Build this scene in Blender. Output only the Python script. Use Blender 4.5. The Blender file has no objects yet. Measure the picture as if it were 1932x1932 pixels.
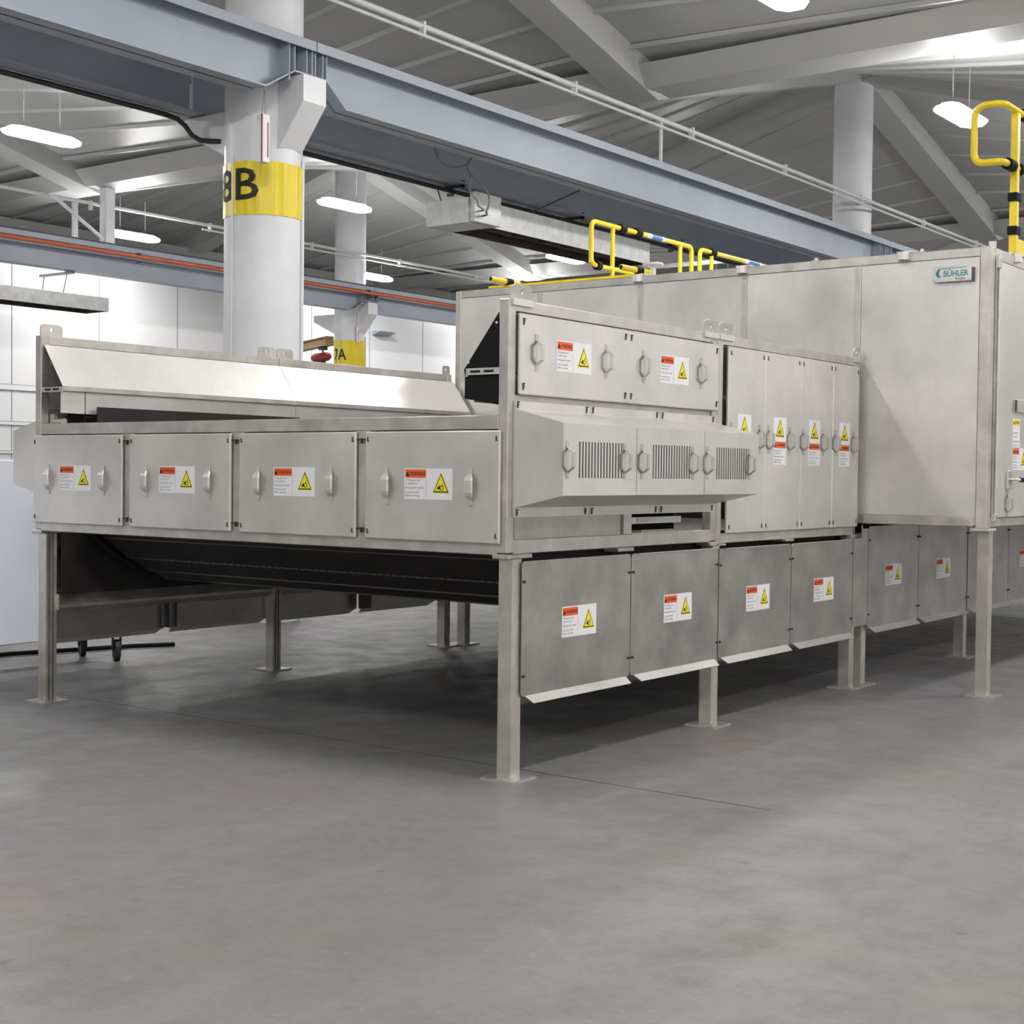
import bpy, bmesh, math, random
from mathutils import Vector, Matrix
random.seed(7)
PI = math.pi
SC = bpy.context.scene
COL = SC.collection

# ------------------------------------------------------------------ materials
def lin(c):
    return tuple((x / 12.92 if x <= 0.04045 else ((x + 0.055) / 1.055) ** 2.4) for x in c)

def new_mat(name):
    m = bpy.data.materials.new(name); m.use_nodes = True
    nt = m.node_tree
    return m, nt, nt.nodes['Principled BSDF']

def mixrgb(nt, fac, a, b):
    n = nt.nodes.new('ShaderNodeMix'); n.data_type = 'RGBA'
    n.inputs['A'].default_value = (*a, 1) if not hasattr(a, 'is_linked') else (0, 0, 0, 1)
    n.inputs['B'].default_value = (*b, 1) if not hasattr(b, 'is_linked') else (0, 0, 0, 1)
    if hasattr(a, 'is_linked'): nt.links.new(a, n.inputs['A'])
    if hasattr(b, 'is_linked'): nt.links.new(b, n.inputs['B'])
    if hasattr(fac, 'is_linked'): nt.links.new(fac, n.inputs['Factor'])
    else: n.inputs['Factor'].default_value = fac
    return n.outputs['Result']

def noise(nt, scale, detail=4, rough=.55, vec=None, stretch=None):
    tc = nt.nodes.new('ShaderNodeNewGeometry').outputs['Position'] if vec is None else vec
    if stretch:
        mp = nt.nodes.new('ShaderNodeMapping'); mp.inputs['Scale'].default_value = stretch
        nt.links.new(tc, mp.inputs['Vector']); tc = mp.outputs['Vector']
    n = nt.nodes.new('ShaderNodeTexNoise'); n.inputs['Scale'].default_value = scale
    n.inputs['Detail'].default_value = detail; n.inputs['Roughness'].default_value = rough
    nt.links.new(tc, n.inputs['Vector'])
    return n.outputs['Fac']

def ramp(nt, fac, p0, p1, v0=0., v1=1.):
    n = nt.nodes.new('ShaderNodeMapRange'); n.inputs['From Min'].default_value = p0
    n.inputs['From Max'].default_value = p1; n.inputs['To Min'].default_value = v0; n.inputs['To Max'].default_value = v1
    nt.links.new(fac, n.inputs['Value'])
    return n.outputs['Result']

def plain(name, rgb, rough=.5, metal=0., var=.06, scale=3., spec=.5):
    m, nt, b = new_mat(name)
    a = tuple(max(0, c * (1 - var)) for c in rgb); c2 = tuple(min(1, c * (1 + var)) for c in rgb)
    nt.links.new(mixrgb(nt, ramp(nt, noise(nt, scale), .3, .7), a, c2), b.inputs['Base Color'])
    b.inputs['Roughness'].default_value = rough; b.inputs['Metallic'].default_value = metal
    b.inputs['Specular IOR Level'].default_value = spec
    return m

def steel(name, base, r0, r1, scale=2.5, var=.12, metal=1.):
    m, nt, b = new_mat(name)
    n1 = noise(nt, scale, 5, .6); n2 = noise(nt, scale * 7, 3, .6, stretch=(1, 1, .35))
    a = tuple(c * (1 - var) for c in base); c2 = tuple(min(1, c * (1 + var * .6)) for c in base)
    col = mixrgb(nt, ramp(nt, n1, .3, .7), a, c2)
    col = mixrgb(nt, ramp(nt, n2, .52, .8, 0, .25), col, tuple(c * .75 for c in base))
    nt.links.new(col, b.inputs['Base Color'])
    nt.links.new(ramp(nt, n1, .3, .7, r0, r1), b.inputs['Roughness'])
    b.inputs['Metallic'].default_value = metal
    return m

def emit(name, rgb, s):
    m, nt, b = new_mat(name)
    b.inputs['Base Color'].default_value = (.9, .9, .9, 1)
    b.inputs['Emission Color'].default_value = (*rgb, 1); b.inputs['Emission Strength'].default_value = s
    return m

LAMP = 106.
M = {}
M['steel'] = steel('brushed_stainless', (.69, .672, .648), .30, .42, 1.7, .16, .55)
M['steel_frame'] = steel('stainless_tube', (.58, .555, .52), .36, .5, 6, .22, .75)
M['steel_low'] = steel('mill_stainless', (.46, .45, .43), .33, .44, 3.5, .26, .95)
M['steel_bright'] = steel('polished_stainless', (.72, .70, .68), .25, .29, 2, .05, .8)
M['steel_hood'] = steel('hood_sheet_stainless', (.66, .65, .63), .38, .44, 2, .08, .55)
M['steel_dark'] = steel('dark_steel', (.12, .115, .11), .4, .6, 4, .2)
M['belt'] = plain('belt_plate_and_shade', (.022, .020, .019), .6, 0., .3, 5, .3)  # dark belt colour, also used on sheets that stand in for shade
M['black'] = plain('black_rubber_and_shade', (.009, .009, .009), .75, 0., .2, 5, .2)  # rubber parts, plus black sheets standing in for dark openings
M['clip'] = plain('dark_clip', (.03, .028, .026), .5)
M['white'] = plain('label_white', (.80, .80, .82), .45, 0, .02)
M['orange'] = plain('label_orange', (.80, .115, .02), .45, 0, .05)
M['yellow_l'] = plain('label_yellow', (.86, .74, .02), .45, 0, .03)
M['ink'] = plain('ink', (.012, .011, .010), .6, 0, .02)
M['ink_soft'] = plain('ink_grey', (.10, .10, .12), .6, 0, .02)
M['darkred'] = plain('ink_on_orange', (.10, .012, .004), .6, 0, .02)
M['teal'] = plain('teal_print', (.0, .20, .25), .4, 0, .05)
M['yellow'] = plain('yellow_paint', (.80, .60, .012), .3, 0, .06, 6)
M['band'] = plain('yellow_band_paint', (.82, .64, .012), .28, 0, .05, 3)
M['bluegrey'] = plain('blue_grey_paint', (.33, .368, .43), .42, 0, .06, 1.5)
M['column'] = plain('column_paint', (.78, .79, .82), .4, 0, .05, 2)
M['ceilpaint'] = plain('ceiling_paint', (.41, .413, .406), .5, 0, .06, .6)
M['wallwhite'] = plain('white_wall_panel', (.78, .785, .80), .35, 0, .03, .7)
M['wallgrey'] = plain('outer_wall_paint', (.88, .88, .87), .6, 0, .06, .5)
M['seam'] = plain('wall_seam', (.30, .30, .32), .6, 0, .05)
M['galv'] = plain('galvanised_sheet', (.60, .605, .595), .42, .25, .12, 9)
M['heatin'] = plain('heater_inside', (.075, .055, .04), .6, .2, .4, 4)
M['conduit'] = plain('dark_conduit', (.05, .05, .055), .5, .3)
M['cable'] = plain('grey_cable', (.22, .22, .21), .5)
M['pipe'] = plain('painted_pipe', (.66, .67, .66), .35, 0, .06, 3)
M['rust'] = plain('orange_conductor', (.55, .12, .05), .5, 0, .12, 4)
M['red'] = plain('red_paint', (.35, .05, .045), .45, 0, .15, 9)
M['tan'] = plain('tan_paint', (.42, .27, .10), .5, 0, .12, 6)
M['tape'] = plain('blue_tape', (.07, .17, .36), .4, 0, .1, 20)
M['cart'] = plain('cart_panel', (.84, .88, .98), .35, 0, .03, 1)
M['tyre'] = plain('castor_rubber', (.03, .03, .03), .6)
M['lens'] = emit('lamp_lens', (1., .985, .96), LAMP)
M['lamp_body'] = plain('lamp_housing', (.8, .8, .8), .4)

def ceiling_mat():
    m, nt, b = new_mat('ceiling_boards')
    n1 = noise(nt, .5, 5, .55)
    nt.links.new(mixrgb(nt, ramp(nt, n1, .3, .7), (.36, .366, .36), (.43, .43, .42)), b.inputs['Base Color'])
    b.inputs['Roughness'].default_value = .42
    return m
M['ceil'] = ceiling_mat()

def floor_mat():
    m, nt, b = new_mat('concrete_floor')
    n1 = noise(nt, .55, 6, .6); n2 = noise(nt, 3.2, 6, .65); n3 = noise(nt, 28, 4, .7); n4 = noise(nt, 1.1, 3, .5)
    col = mixrgb(nt, ramp(nt, n1, .32, .68), (.158, .157, .153), (.205, .201, .199))
    col = mixrgb(nt, ramp(nt, n4, .45, .75, 0, .55), col, (.182, .174, .188))
    col = mixrgb(nt, ramp(nt, n2, .40, .72, 0, .6), col, (.125, .119, .113))
    col = mixrgb(nt, ramp(nt, n3, .56, .78, 0, .5), col, (.28, .272, .264))
    col = mixrgb(nt, ramp(nt, noise(nt, 11., 8, .75), .52, .72, 0, .5), col, (.125, .118, .112))
    col = mixrgb(nt, ramp(nt, noise(nt, 45., 3, .6), .68, .74, 0, .5), col, (.07, .067, .064))
    col = mixrgb(nt, ramp(nt, noise(nt, 9., 2, .5), .70, .76, 0, .6), col, (.075, .072, .07))
    col = mixrgb(nt, ramp(nt, noise(nt, .9, 2, .5, stretch=(1, .8, 1)), .50, .72, 0, .35), col, (.215, .165, .15))
    col = mixrgb(nt, ramp(nt, noise(nt, .45, 3, .6, stretch=(.7, 1.3, 1)), .52, .70, 0, .4), col, (.185, .18, .215))
    col = mixrgb(nt, ramp(nt, noise(nt, 1.9, 7, .7, stretch=(.4, 1.6, 1)), .50, .74, 0, .40), col, (.235, .228, .222))
    nt.links.new(col, b.inputs['Base Color'])
    nt.links.new(ramp(nt, n2, .3, .7, .40, .62), b.inputs['Roughness'])
    bp = nt.nodes.new('ShaderNodeBump'); bp.inputs['Strength'].default_value = .12; bp.inputs['Distance'].default_value = .01
    nt.links.new(n3, bp.inputs['Height']); nt.links.new(bp.outputs['Normal'], b.inputs['Normal'])
    return m
M['floor'] = floor_mat()

# ------------------------------------------------------------------ mesh builder
class MB:
    def __init__(s): s.bm = bmesh.new(); s.mats = []
    def mi(s, mat):
        if mat not in s.mats: s.mats.append(mat)
        return s.mats.index(mat)
    def faces(s, vs, fs, mat='steel', T=None, smooth=False):
        k = s.mi(mat); bv = [s.bm.verts.new(T @ Vector(v) if T else v) for v in vs]
        for f in fs:
            try:
                q = s.bm.faces.new([bv[i] for i in f]); q.material_index = k; q.smooth = smooth
            except ValueError: pass
        return bv
    def box(s, x0, x1, y0, y1, z0, z1, mat='steel', c=0., T=None):
        if x0 > x1: x0, x1 = x1, x0
        if y0 > y1: y0, y1 = y1, y0
        if z0 > z1: z0, z1 = z1, z0
        vs = [(x, y, z) for x in (x0, x1) for y in (y0, y1) for z in (z0, z1)]
        fs = [(0, 1, 3, 2), (4, 6, 7, 5), (0, 4, 5, 1), (2, 3, 7, 6), (0, 2, 6, 4), (1, 5, 7, 3)]
        if c <= 0: s.faces(vs, fs, mat, T); return s
        t = bmesh.new(); bv = [t.verts.new(v) for v in vs]
        for f in fs: t.faces.new([bv[i] for i in f])
        bmesh.ops.bevel(t, geom=list(t.edges), offset=c, segments=1, affect='EDGES', profile=.5)
        t.verts.index_update()
        s.faces([v.co.copy() for v in t.verts], [[v.index for v in f.verts] for f in t.faces], mat, T); t.free()
        return s
    def prism(s, pts, axis, a, b, mat='steel', T=None, caps=True):
        # pts: closed polygon in the two other axes (cyclic order of the remaining axes)
        def P(p, w):
            if axis == 'X': return (w, p[0], p[1])
            if axis == 'Y': return (p[0], w, p[1])
            return (p[0], p[1], w)
        n = len(pts); vs = [P(p, a) for p in pts] + [P(p, b) for p in pts]
        fs = [(i, (i + 1) % n, n + (i + 1) % n, n + i) for i in range(n)]
        if caps: fs += [tuple(range(n))[::-1], tuple(range(n, 2 * n))]
        s.faces(vs, fs, mat, T); return s
    def tube(s, path, r, mat='steel', n=10, caps=True, closed=False, smooth=True):
        path = [Vector(p) for p in path]; rings = []; m = len(path); prev = None
        for i, p in enumerate(path):
            if closed: d = (path[(i + 1) % m] - path[i - 1]).normalized()
            elif i == 0: d = (path[1] - p).normalized()
            elif i == m - 1: d = (p - path[i - 1]).normalized()
            else: d = ((path[i + 1] - p).normalized() + (p - path[i - 1]).normalized()).normalized()
            if prev is None:
                up = Vector((0, 0, 1)) if abs(d.z) < .9 else Vector((1, 0, 0))
                u = d.cross(up).normalized()
            else:
                u = (prev - d * prev.dot(d)).normalized()
            w = d.cross(u); prev = u; rr = r[i] if isinstance(r, (list, tuple)) else r
            rings.append([p + (u * math.cos(2 * PI * k / n) + w * math.sin(2 * PI * k / n)) * rr for k in range(n)])
        vs = [v for g in rings for v in g]; fs = []
        for i in range(m if closed else m - 1):
            j = (i + 1) % m
            fs += [(i * n + k, i * n + (k + 1) % n, j * n + (k + 1) % n, j * n + k) for k in range(n)]
        s.faces(vs, fs, mat, None, smooth)
        if caps and not closed:
            s.faces(rings[0], [tuple(range(n))], mat); s.faces(rings[-1], [tuple(range(n))[::-1]], mat)
        return s
    def cyl(s, p0, p1, r, mat='steel', n=16): return s.tube([p0, p1], r, mat, n)
    def holed(s, outline, hole, T, th, mat):
        n = len(outline)
        vs = [(x, -th / 2, z) for x, z in outline] + [(x, -th / 2, z) for x, z in hole] + [(x, th / 2, z) for x, z in outline] + [(x, th / 2, z) for x, z in hole]
        fs = []
        for i in range(n):
            j = (i + 1) % n
            fs += [(i, j, n + j, n + i), (2 * n + j, 2 * n + i, 3 * n + i, 3 * n + j), (j, i, 2 * n + i, 2 * n + j), (n + i, n + j, 3 * n + j, 3 * n + i)]
        s.faces(vs, fs, mat, T); return s
    def text(s, txt, size, x, z, y, mat, align='LEFT', bold=0., sx=1., fn=None):
        vs, fs = text_geo(txt, size, align, bold)
        out = [(x + vx * sx, y, z + vz) for vx, vz in vs]
        if fn: out = [fn(*o) for o in out]
        s.faces(out, fs, mat); return s
    def build(s, name, parent=None, loc=(0, 0, 0), rotz=0., local=False):
        bmesh.ops.recalc_face_normals(s.bm, faces=list(s.bm.faces))
        me = bpy.data.meshes.new(name); s.bm.to_mesh(me); s.bm.free()
        for k in s.mats: me.materials.append(M[k])
        return link(name, me, parent, loc, rotz, local)

WORLD = {}
def link(name, me, parent=None, loc=(0, 0, 0), rotz=0., local=False):
    """mesh vertices are in world space unless local=True, then loc is the world place of its origin"""
    o = bpy.data.objects.new(name, me); COL.objects.link(o)
    pw = WORLD[parent.name] if parent else Vector((0, 0, 0))
    if local:
        w = Vector(loc); o.rotation_euler = (0, 0, rotz)
    else:
        w = Vector(loc) if loc != (0, 0, 0) else pw.copy()
        if w.length > 0: me.transform(Matrix.Translation(-w))
    o.location = w - pw
    if parent: o.parent = parent
    WORLD[o.name] = w
    return o

_tc = {}
def text_geo(txt, size, align, bold):
    key = (txt, align, bold)
    if key not in _tc:
        cu = bpy.data.curves.new('t', 'FONT'); cu.body = txt; cu.align_x = align; cu.size = 1.; cu.resolution_u = 2
        cu.offset = bold; cu.fill_mode = 'FRONT'
        ob = bpy.data.objects.new('t', cu); COL.objects.link(ob)
        dg = bpy.context.evaluated_depsgraph_get(); me = ob.evaluated_get(dg).to_mesh()
        _tc[key] = ([(v.co.x, v.co.y) for v in me.vertices], [tuple(p.vertices) for p in me.polygons])
        ob.evaluated_get(dg).to_mesh_clear(); bpy.data.objects.remove(ob); bpy.data.curves.remove(cu)
    vs, fs = _tc[key]
    return [(a * size, b * size) for a, b in vs], fs

def tag(o, label, cat, group=None, kind=None):
    o['label'] = label; o['category'] = cat
    if group: o['group'] = group
    if kind: o['kind'] = kind
    return o
def thing(name, label, cat, loc, group=None):
    o = bpy.data.objects.new(name, None); COL.objects.link(o); o.location = loc; o.empty_display_size = .1
    WORLD[o.name] = Vector(loc)
    return tag(o, label, cat, group)
def struct(o): o['kind'] = 'structure'; return o
def copy_tree(o, parent=None, loc=None):
    c = o.copy(); COL.objects.link(c)
    if parent: c.parent = parent
    if loc is not None: c.location = loc
    WORLD[c.name] = (WORLD[parent.name] if parent else Vector((0, 0, 0))) + Vector(c.location)
    for ch in list(o.children): copy_tree(ch, c)
    return c
def rrect(x0, x1, z0, z1, r, n=4, cs=(1, 1, 1, 1)):
    pts = []
    for k, (cx, cz, a) in enumerate(((x1 - r, z0 + r, -90), (x1 - r, z1 - r, 0), (x0 + r, z1 - r, 90), (x0 + r, z0 + r, 180))):
        if cs[k]:
            for i in range(n + 1):
                t = math.radians(a + 90 * i / n); pts.append((cx + r * math.cos(t), cz + r * math.sin(t)))
        else:
            pts.append(((x1, z0), (x1, z1), (x0, z1), (x0, z0))[k])
    return pts

# ------------------------------------------------------------------ camera
F, PITCH, ROLL, YAW = 2736.13, .02632, .01127, .64180
CAM = Vector((-5.6342, -4.2420, 1.5))
fw = Vector((math.cos(YAW) * math.cos(PITCH), math.sin(YAW) * math.cos(PITCH), -math.sin(PITCH)))
rt = Vector((math.sin(YAW), -math.cos(YAW), 0)); up = rt.cross(fw)
r2 = math.cos(ROLL) * rt + math.sin(ROLL) * up; u2 = -math.sin(ROLL) * rt + math.cos(ROLL) * up
cd = bpy.data.cameras.new('camera'); cam = bpy.data.objects.new('camera', cd); COL.objects.link(cam)
cam.matrix_world = Matrix(((r2.x, u2.x, -fw.x, CAM.x), (r2.y, u2.y, -fw.y, CAM.y), (r2.z, u2.z, -fw.z, CAM.z), (0, 0, 0, 1)))
cd.sensor_width = 36; cd.sensor_fit = 'HORIZONTAL'; cd.lens = F / 1932 * 36; cd.clip_end = 200
SC.camera = cam

# ------------------------------------------------------------------ setting
CXS = [-9.708, 4.564, 18.836, 33.108]; CYS = [-5.678, 6.536, 18.750]
HX, HY = 7.136, 6.107
ZL, ZH = 6.98, 8.88
X0, X1, Y0, Y1 = CXS[0] - HX, CXS[-1] + HX, CYS[0] - HY, CYS[-1] + HY
b = MB(); b.box(X0, X1, Y0, Y1, -.1, 0, 'floor')
struct(b.build('floor'))
b = MB()
for cx in CXS:
    for cy in CYS:
        for sx in (-1, 1):
            for sy in (-1, 1):
                n = 8; vs = []; fs = []
                for i in range(n + 1):
                    for j in range(n + 1):
                        s_, t_ = i / n, j / n
                        vs.append((cx + sx * HX * s_, cy + sy * HY * t_, ZL + (ZH - ZL) * (1 - s_) * (1 - t_)))
                for i in range(n):
                    for j in range(n):
                        a = i * (n + 1) + j; fs.append((a, a + 1, a + n + 2, a + n + 1))
                b.faces(vs, fs, 'ceil', None, True)
                for k in range(1, 8):   # raised board seams along Y
                    s_ = k / 8; x = cx + sx * HX * s_; za = ZL + (ZH - ZL) * (1 - s_); w = .042; d = .055
                    ya, yb = cy + sy * .25, cy + sy * HY
                    b.faces([(x - w, ya, za - .01), (x + w, ya, za - .01), (x + w, yb, ZL - .0), (x - w, yb, ZL - .0),
                             (x - w * .5, ya, za - d - .01), (x + w * .5, ya, za - d - .01), (x + w * .5, yb, ZL - d), (x - w * .5, yb, ZL - d)],
                            [(4, 5, 6, 7), (0, 4, 7, 3), (1, 2, 6, 5)], 'ceil')
        b.box(cx - .43, cx + .43, cy - .43, cy + .43, ZH - .36, ZH + .07, 'ceilpaint')
        # ribs from the column to the middle of each edge
        for dx, dy, L in ((1, 0, HX), (-1, 0, HX), (0, 1, HY), (0, -1, HY)):
            wt, wb, d = .42, .26, .37
            px, py = -dy, dx
            vs = []
            for L_, z, dd in ((.12, ZH, d), (L, ZL, d * .8)):
                for w, o_ in ((-wt, .06), (wt, .06), (wb, -dd), (-wb, -dd)):
                    vs.append((cx + dx * L_ + px * w, cy + dy * L_ + py * w, z + o_))
            b.faces(vs, [(0, 1, 5, 4), (1, 2, 6, 5), (2, 3, 7, 6), (3, 0, 4, 7), (0, 3, 2, 1), (4, 5, 6, 7)], 'ceilpaint')
# edge beams along the umbrella perimeters
prof = [(-.64, .04), (-.32, -.21), (.32, -.21), (.64, .04)]
for xe in [CXS[0] - HX + .3] + [c + HX for c in CXS[:-1]] + [CXS[-1] + HX - .3]:
    b.prism([(xe + p, ZL + q) for p, q in prof], 'Y', Y0, Y1, 'ceilpaint', caps=False)
for ye in [CYS[0] - HY + .3] + [c + HY for c in CYS[:-1]] + [CYS[-1] + HY - .3]:
    b.prism([(ye + p, ZL + q) for p, q in prof], 'X', X0, X1, 'ceilpaint', caps=False)
struct(b.build('ceiling'))
for nm, a in (('wall_left', (X0, X1, Y1, Y1 + .1)), ('wall_right', (X0, X1, Y0 - .1, Y0)), ('wall_back', (X1, X1 + .1, Y0, Y1)), ('wall_front', (X0 - .1, X0, Y0, Y1))):
    b = MB(); b.box(*a, 0, 7.2, 'wallgrey'); struct(b.build(nm))
# white partition behind column row A
WY = 20.36
b = MB(); b.box(-1.1, 33.6, WY, WY + .1, 0, 5.84, 'wallwhite')
for k in range(-6, 11):
    x = 11.07 + 2.04 * k; b.box(x - .010, x + .010, WY - .005, WY, 0, 5.84, 'seam')
struct(b.build('wall_inner'))
for i, (za, zb) in enumerate(((3.0, 3.124), (2.325, 2.411), (1.773, 1.841))):
    b = MB(); b.box(-1.1, 17.7, WY - .027, WY - .007, za + .014, zb - .014, 'wallwhite'); b.box(-1.1, 17.7, WY - .02, WY - .007, za, za + .014, 'seam'); b.box(-1.1, 17.7, WY - .02, WY - .007, zb - .014, zb, 'seam')
    struct(b.build('trim_%d' % (i + 1)))
# floor joints
b = MB(); b.box(.264, .270, -1.3, 3.9, .0, .0012, 'steel_dark'); struct(b.build('trim_4'))

# ------------------------------------------------------------------ shared small meshes (local, outward = -Y)
def as_mesh(mb, name):
    bmesh.ops.recalc_face_normals(mb.bm, faces=list(mb.bm.faces))
    me = bpy.data.meshes.new(name); mb.bm.to_mesh(me); mb.bm.free()
    for k in mb.mats: me.materials.append(M[k])
    return me
def handle_mesh():
    b = MB(); w = .013; t = .004
    pr = [(0, .09), (0, .062), (-.036, .034), (-.036, -.034), (0, -.062), (0, -.09)]      # (y,z) outer path
    poly = pr + [(y - t if abs(y) < .01 else y - t, z * (1.0 if abs(y) < .01 else 1.06)) for y, z in pr[::-1]]
    b.prism(poly, 'X', -w, w, 'steel_frame')
    L = [(0, .064), (-.045, .036), (-.045, -.036), (0, -.064)]; I = [(0, .052), (-.034, .029), (-.034, -.029), (0, -.052)]
    for k in range(3): b.prism([L[k], L[k + 1], I[k + 1], I[k]], 'Y', -.006, 0, 'steel_low')  # flat half ring stands in for the bar's reflection in the door
    return as_mesh(b, 'handle')
def wide_grip_mesh():    # wide fold-out grip of the end doors
    b = MB(); 
    prof = [(-.008, .09), (-.010, .066), (-.028, .046), (-.034, .03), (-.034, -.03), (-.028, -.046), (-.010, -.066), (-.008, -.09)]
    wid = [.009, .009, .025, .028, .028, .025, .009, .009]
    ys = [-.006, -.008, -.022, -.027, -.027, -.022, -.008, -.006]; zs = [.092, .066, .046, .03, -.03, -.046, -.066, -.092]
    vs = []
    for w, y, z in zip(wid, ys, zs): vs += [(-w, y, z), (w, y, z), (-w * .75, y - .008, z), (w * .75, y - .008, z)]
    fs = []
    for i in range(7):
        a = 4 * i; c = a + 4
        fs += [(a + 2, a + 3, c + 3, c + 2), (a, a + 2, c + 2, c), (a + 1, c + 1, c + 3, a + 3), (a, c, c + 1, a + 1)]
    fs += [(0, 1, 3, 2), (28, 30, 31, 29)]
    b.faces(vs, fs, 'steel_hood')
    b.box(-.01, .01, -.008, .0, .064, .092, 'steel_frame'); b.box(-.01, .01, -.008, .0, -.092, -.064, 'steel_frame')
    return as_mesh(b, 'handle')
def picto(b, cx, cz, s, y):
    def tri(h, k, mat, yy):
        R = s * h
        b.faces([(cx, yy, cz + R * 1.04), (cx - R * .86, yy, cz - R * .62), (cx + R * .86, yy, cz - R * .62)], [(0, 2, 1)], mat)
    tri(1.12, 0, 'yellow_l', y); tri(1.0, 0, 'ink', y - .0004); tri(.84, 0, 'yellow_l', y - .0008)
    # gear wheel pulling a hand
    yy = y - .0012; q = s * .22; ox, oz = cx + s * .10, cz - s * .22
    n = 14
    b.faces([(ox + math.cos(2 * PI * k / n) * q * (1. if r else .68), yy, oz + math.sin(2 * PI * k / n) * q * (1. if r else .68)) for r in (0, 1) for k in range(n)],
            [(k, (k + 1) % n, n + (k + 1) % n, n + k) for k in range(n)], 'ink')
    b.faces([(cx - s * .40, yy, cz - s * .40), (cx - s * .40, yy, cz - s * .20), (cx - s * .10, yy, cz + s * .02), (cx - s * .08, yy, cz - s * .32), (cx - s * .22, yy, cz - s * .40), (cx - s * .27, yy, cz - s * .32)], [(0, 1, 2, 3, 4, 5)], 'ink')
    b.faces([(ox, yy, oz + q * 1.05), (ox + q * .3, yy, oz + q * 1.05), (ox + q * .75, yy, oz + q * 1.75), (ox + q * .35, yy, oz + q * 1.85)], [(0, 1, 2, 3)], 'ink')
LINES = ['Moving parts can', 'crush and cut.', 'Keep guards in place.', 'Lock out power', 'before servicing.']
def head(b, x0, x1, z0, z1, word='WARNING', mat='orange'):
    b.faces([(x0, -.0015, z0), (x1, -.0015, z0), (x1, -.0015, z1), (x0, -.0015, z1)], [(0, 1, 2, 3)], mat)
    h = z1 - z0; w = x1 - x0
    tx, tz, r = x0 + w * .11, z0 + h * .45, h * .34
    b.faces([(tx, -.002, tz + r), (tx - r, -.002, tz - r * .75), (tx + r, -.002, tz - r * .75)], [(0, 1, 2)], 'ink')
    b.text(word, h * .66, x0 + w * .23, z0 + h * .27, -.002, 'darkred', bold=.02, sx=w * .70 / (h * .66 * 4.5))
def label_wide():
    W, H = .315, .157; b = MB(); b.box(-W / 2, W / 2, -.001, 0, -H / 2, H / 2, 'white')
    head(b, -W / 2 + .006, -W / 2 + .143, H / 2 - .048, H / 2 - .006)
    for t, z in zip(LINES, (.014, -.003, -.024, -.047, -.064)):
        b.text(t, .0145, -W / 2 + .008, z, -.0015, 'ink_soft', sx=.98)
    b.box(-.0115, -.0105, -.0013, -.001, -H / 2 + .006, H / 2 - .05, 'ink_soft')
    b.text('WL-1024', .006, -.052, -H / 2 + .004, -.0015, 'ink_soft') if False else None
    picto(b, W / 4 + .006, -.006, .058, -.0015)
    return as_mesh(b, 'warning_label')
def label_tall(word='WARNING', hm='orange', pict=True, W=.18, H=.305):
    b = MB(); b.box(-W / 2, W / 2, -.001, 0, -H / 2, H / 2, 'white')
    if pict: picto(b, 0, H / 2 - .082, .066, -.0015)
    z1 = -.004 if pict else H / 2 - .006
    head(b, -W / 2 + .010, W / 2 - .010, z1 - .042, z1, word, hm)
    for t, z in zip(LINES, (-.066, -.083, -.104, -.125, -.141) if pict else (-.0, -.03, -.06, -.09)):
        b.text(t, .016, -W / 2 + .010, z, -.0015, 'ink_soft', sx=1.0)
    return as_mesh(b, 'warning_label')
def clip_mesh():
    b = MB()
    b.box(-.003, .003, -.005, 0, -.017, .017, 'clip'); b.box(.003, .013, -.005, 0, .010, .016, 'clip'); b.box(.003, .009, -.005, 0, -.003, .003, 'clip')
    return as_mesh(b, 'corner_clip')
def clip_small():
    b = MB(); b.box(-.0028, .0028, -.004, 0, -.012, .013, 'clip'); b.box(.0028, .008, -.004, 0, -.012, -.007, 'clip')
    return as_mesh(b, 'corner_clip')
HND, GRIP, LW, LT, CLIP, CLIPS = handle_mesh(), wide_grip_mesh(), label_wide(), label_tall(), clip_mesh(), clip_small()
LCAUT = label_tall('CAUTION', 'yellow_l', False, .16, .21)

def add(parent, name, me, p, rotz=0.): return link(name, me, parent, p, rotz, True)

# ------------------------------------------------------------------ parts of the conveyor modules
def side_door(par, x0, x1, z0, z1, hs, hz, lab=None, clips=CLIP, cz=None):
    """door on the Y=0 side, facing -Y"""
    b = MB(); b.box(x0, x1, -.022, -.002, z0, z1, 'steel', .006)
    d = b.build('door', par, ((x0 + x1) / 2, -.012, (z0 + z1) / 2))
    for x in hs: add(d, 'handle', HND, (x, -.022, hz))
    if lab: add(d, 'warning_label', lab[0], (lab[1], -.0225, lab[2]))
    for x in (x0 + .025, x1 - .03):
        for z in (z0 + .04, z1 - .04): add(d, 'corner_clip', clips, (x, -.022, z))
    return d
def end_door(par, y0, y1, z0, z1, hy, hz, lab):
    b = MB(); b.box(-.022, -.002, y0, y1, z0, z1, 'steel', .006)
    d = b.build('door', par, (-.012, (y0 + y1) / 2, (z0 + z1) / 2))
    for y in hy: add(d, 'handle', GRIP, (-.022, y, hz), -PI / 2)
    add(d, 'warning_label', LW, (-.0225, lab[0], lab[1]), -PI / 2)
    for y in (y0 + .02, y1 - .02):
        for z in (z0 + .04, z1 - .04): add(d, 'corner_clip', CLIPS, (-.022, y, z), -PI / 2)
    return d
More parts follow.
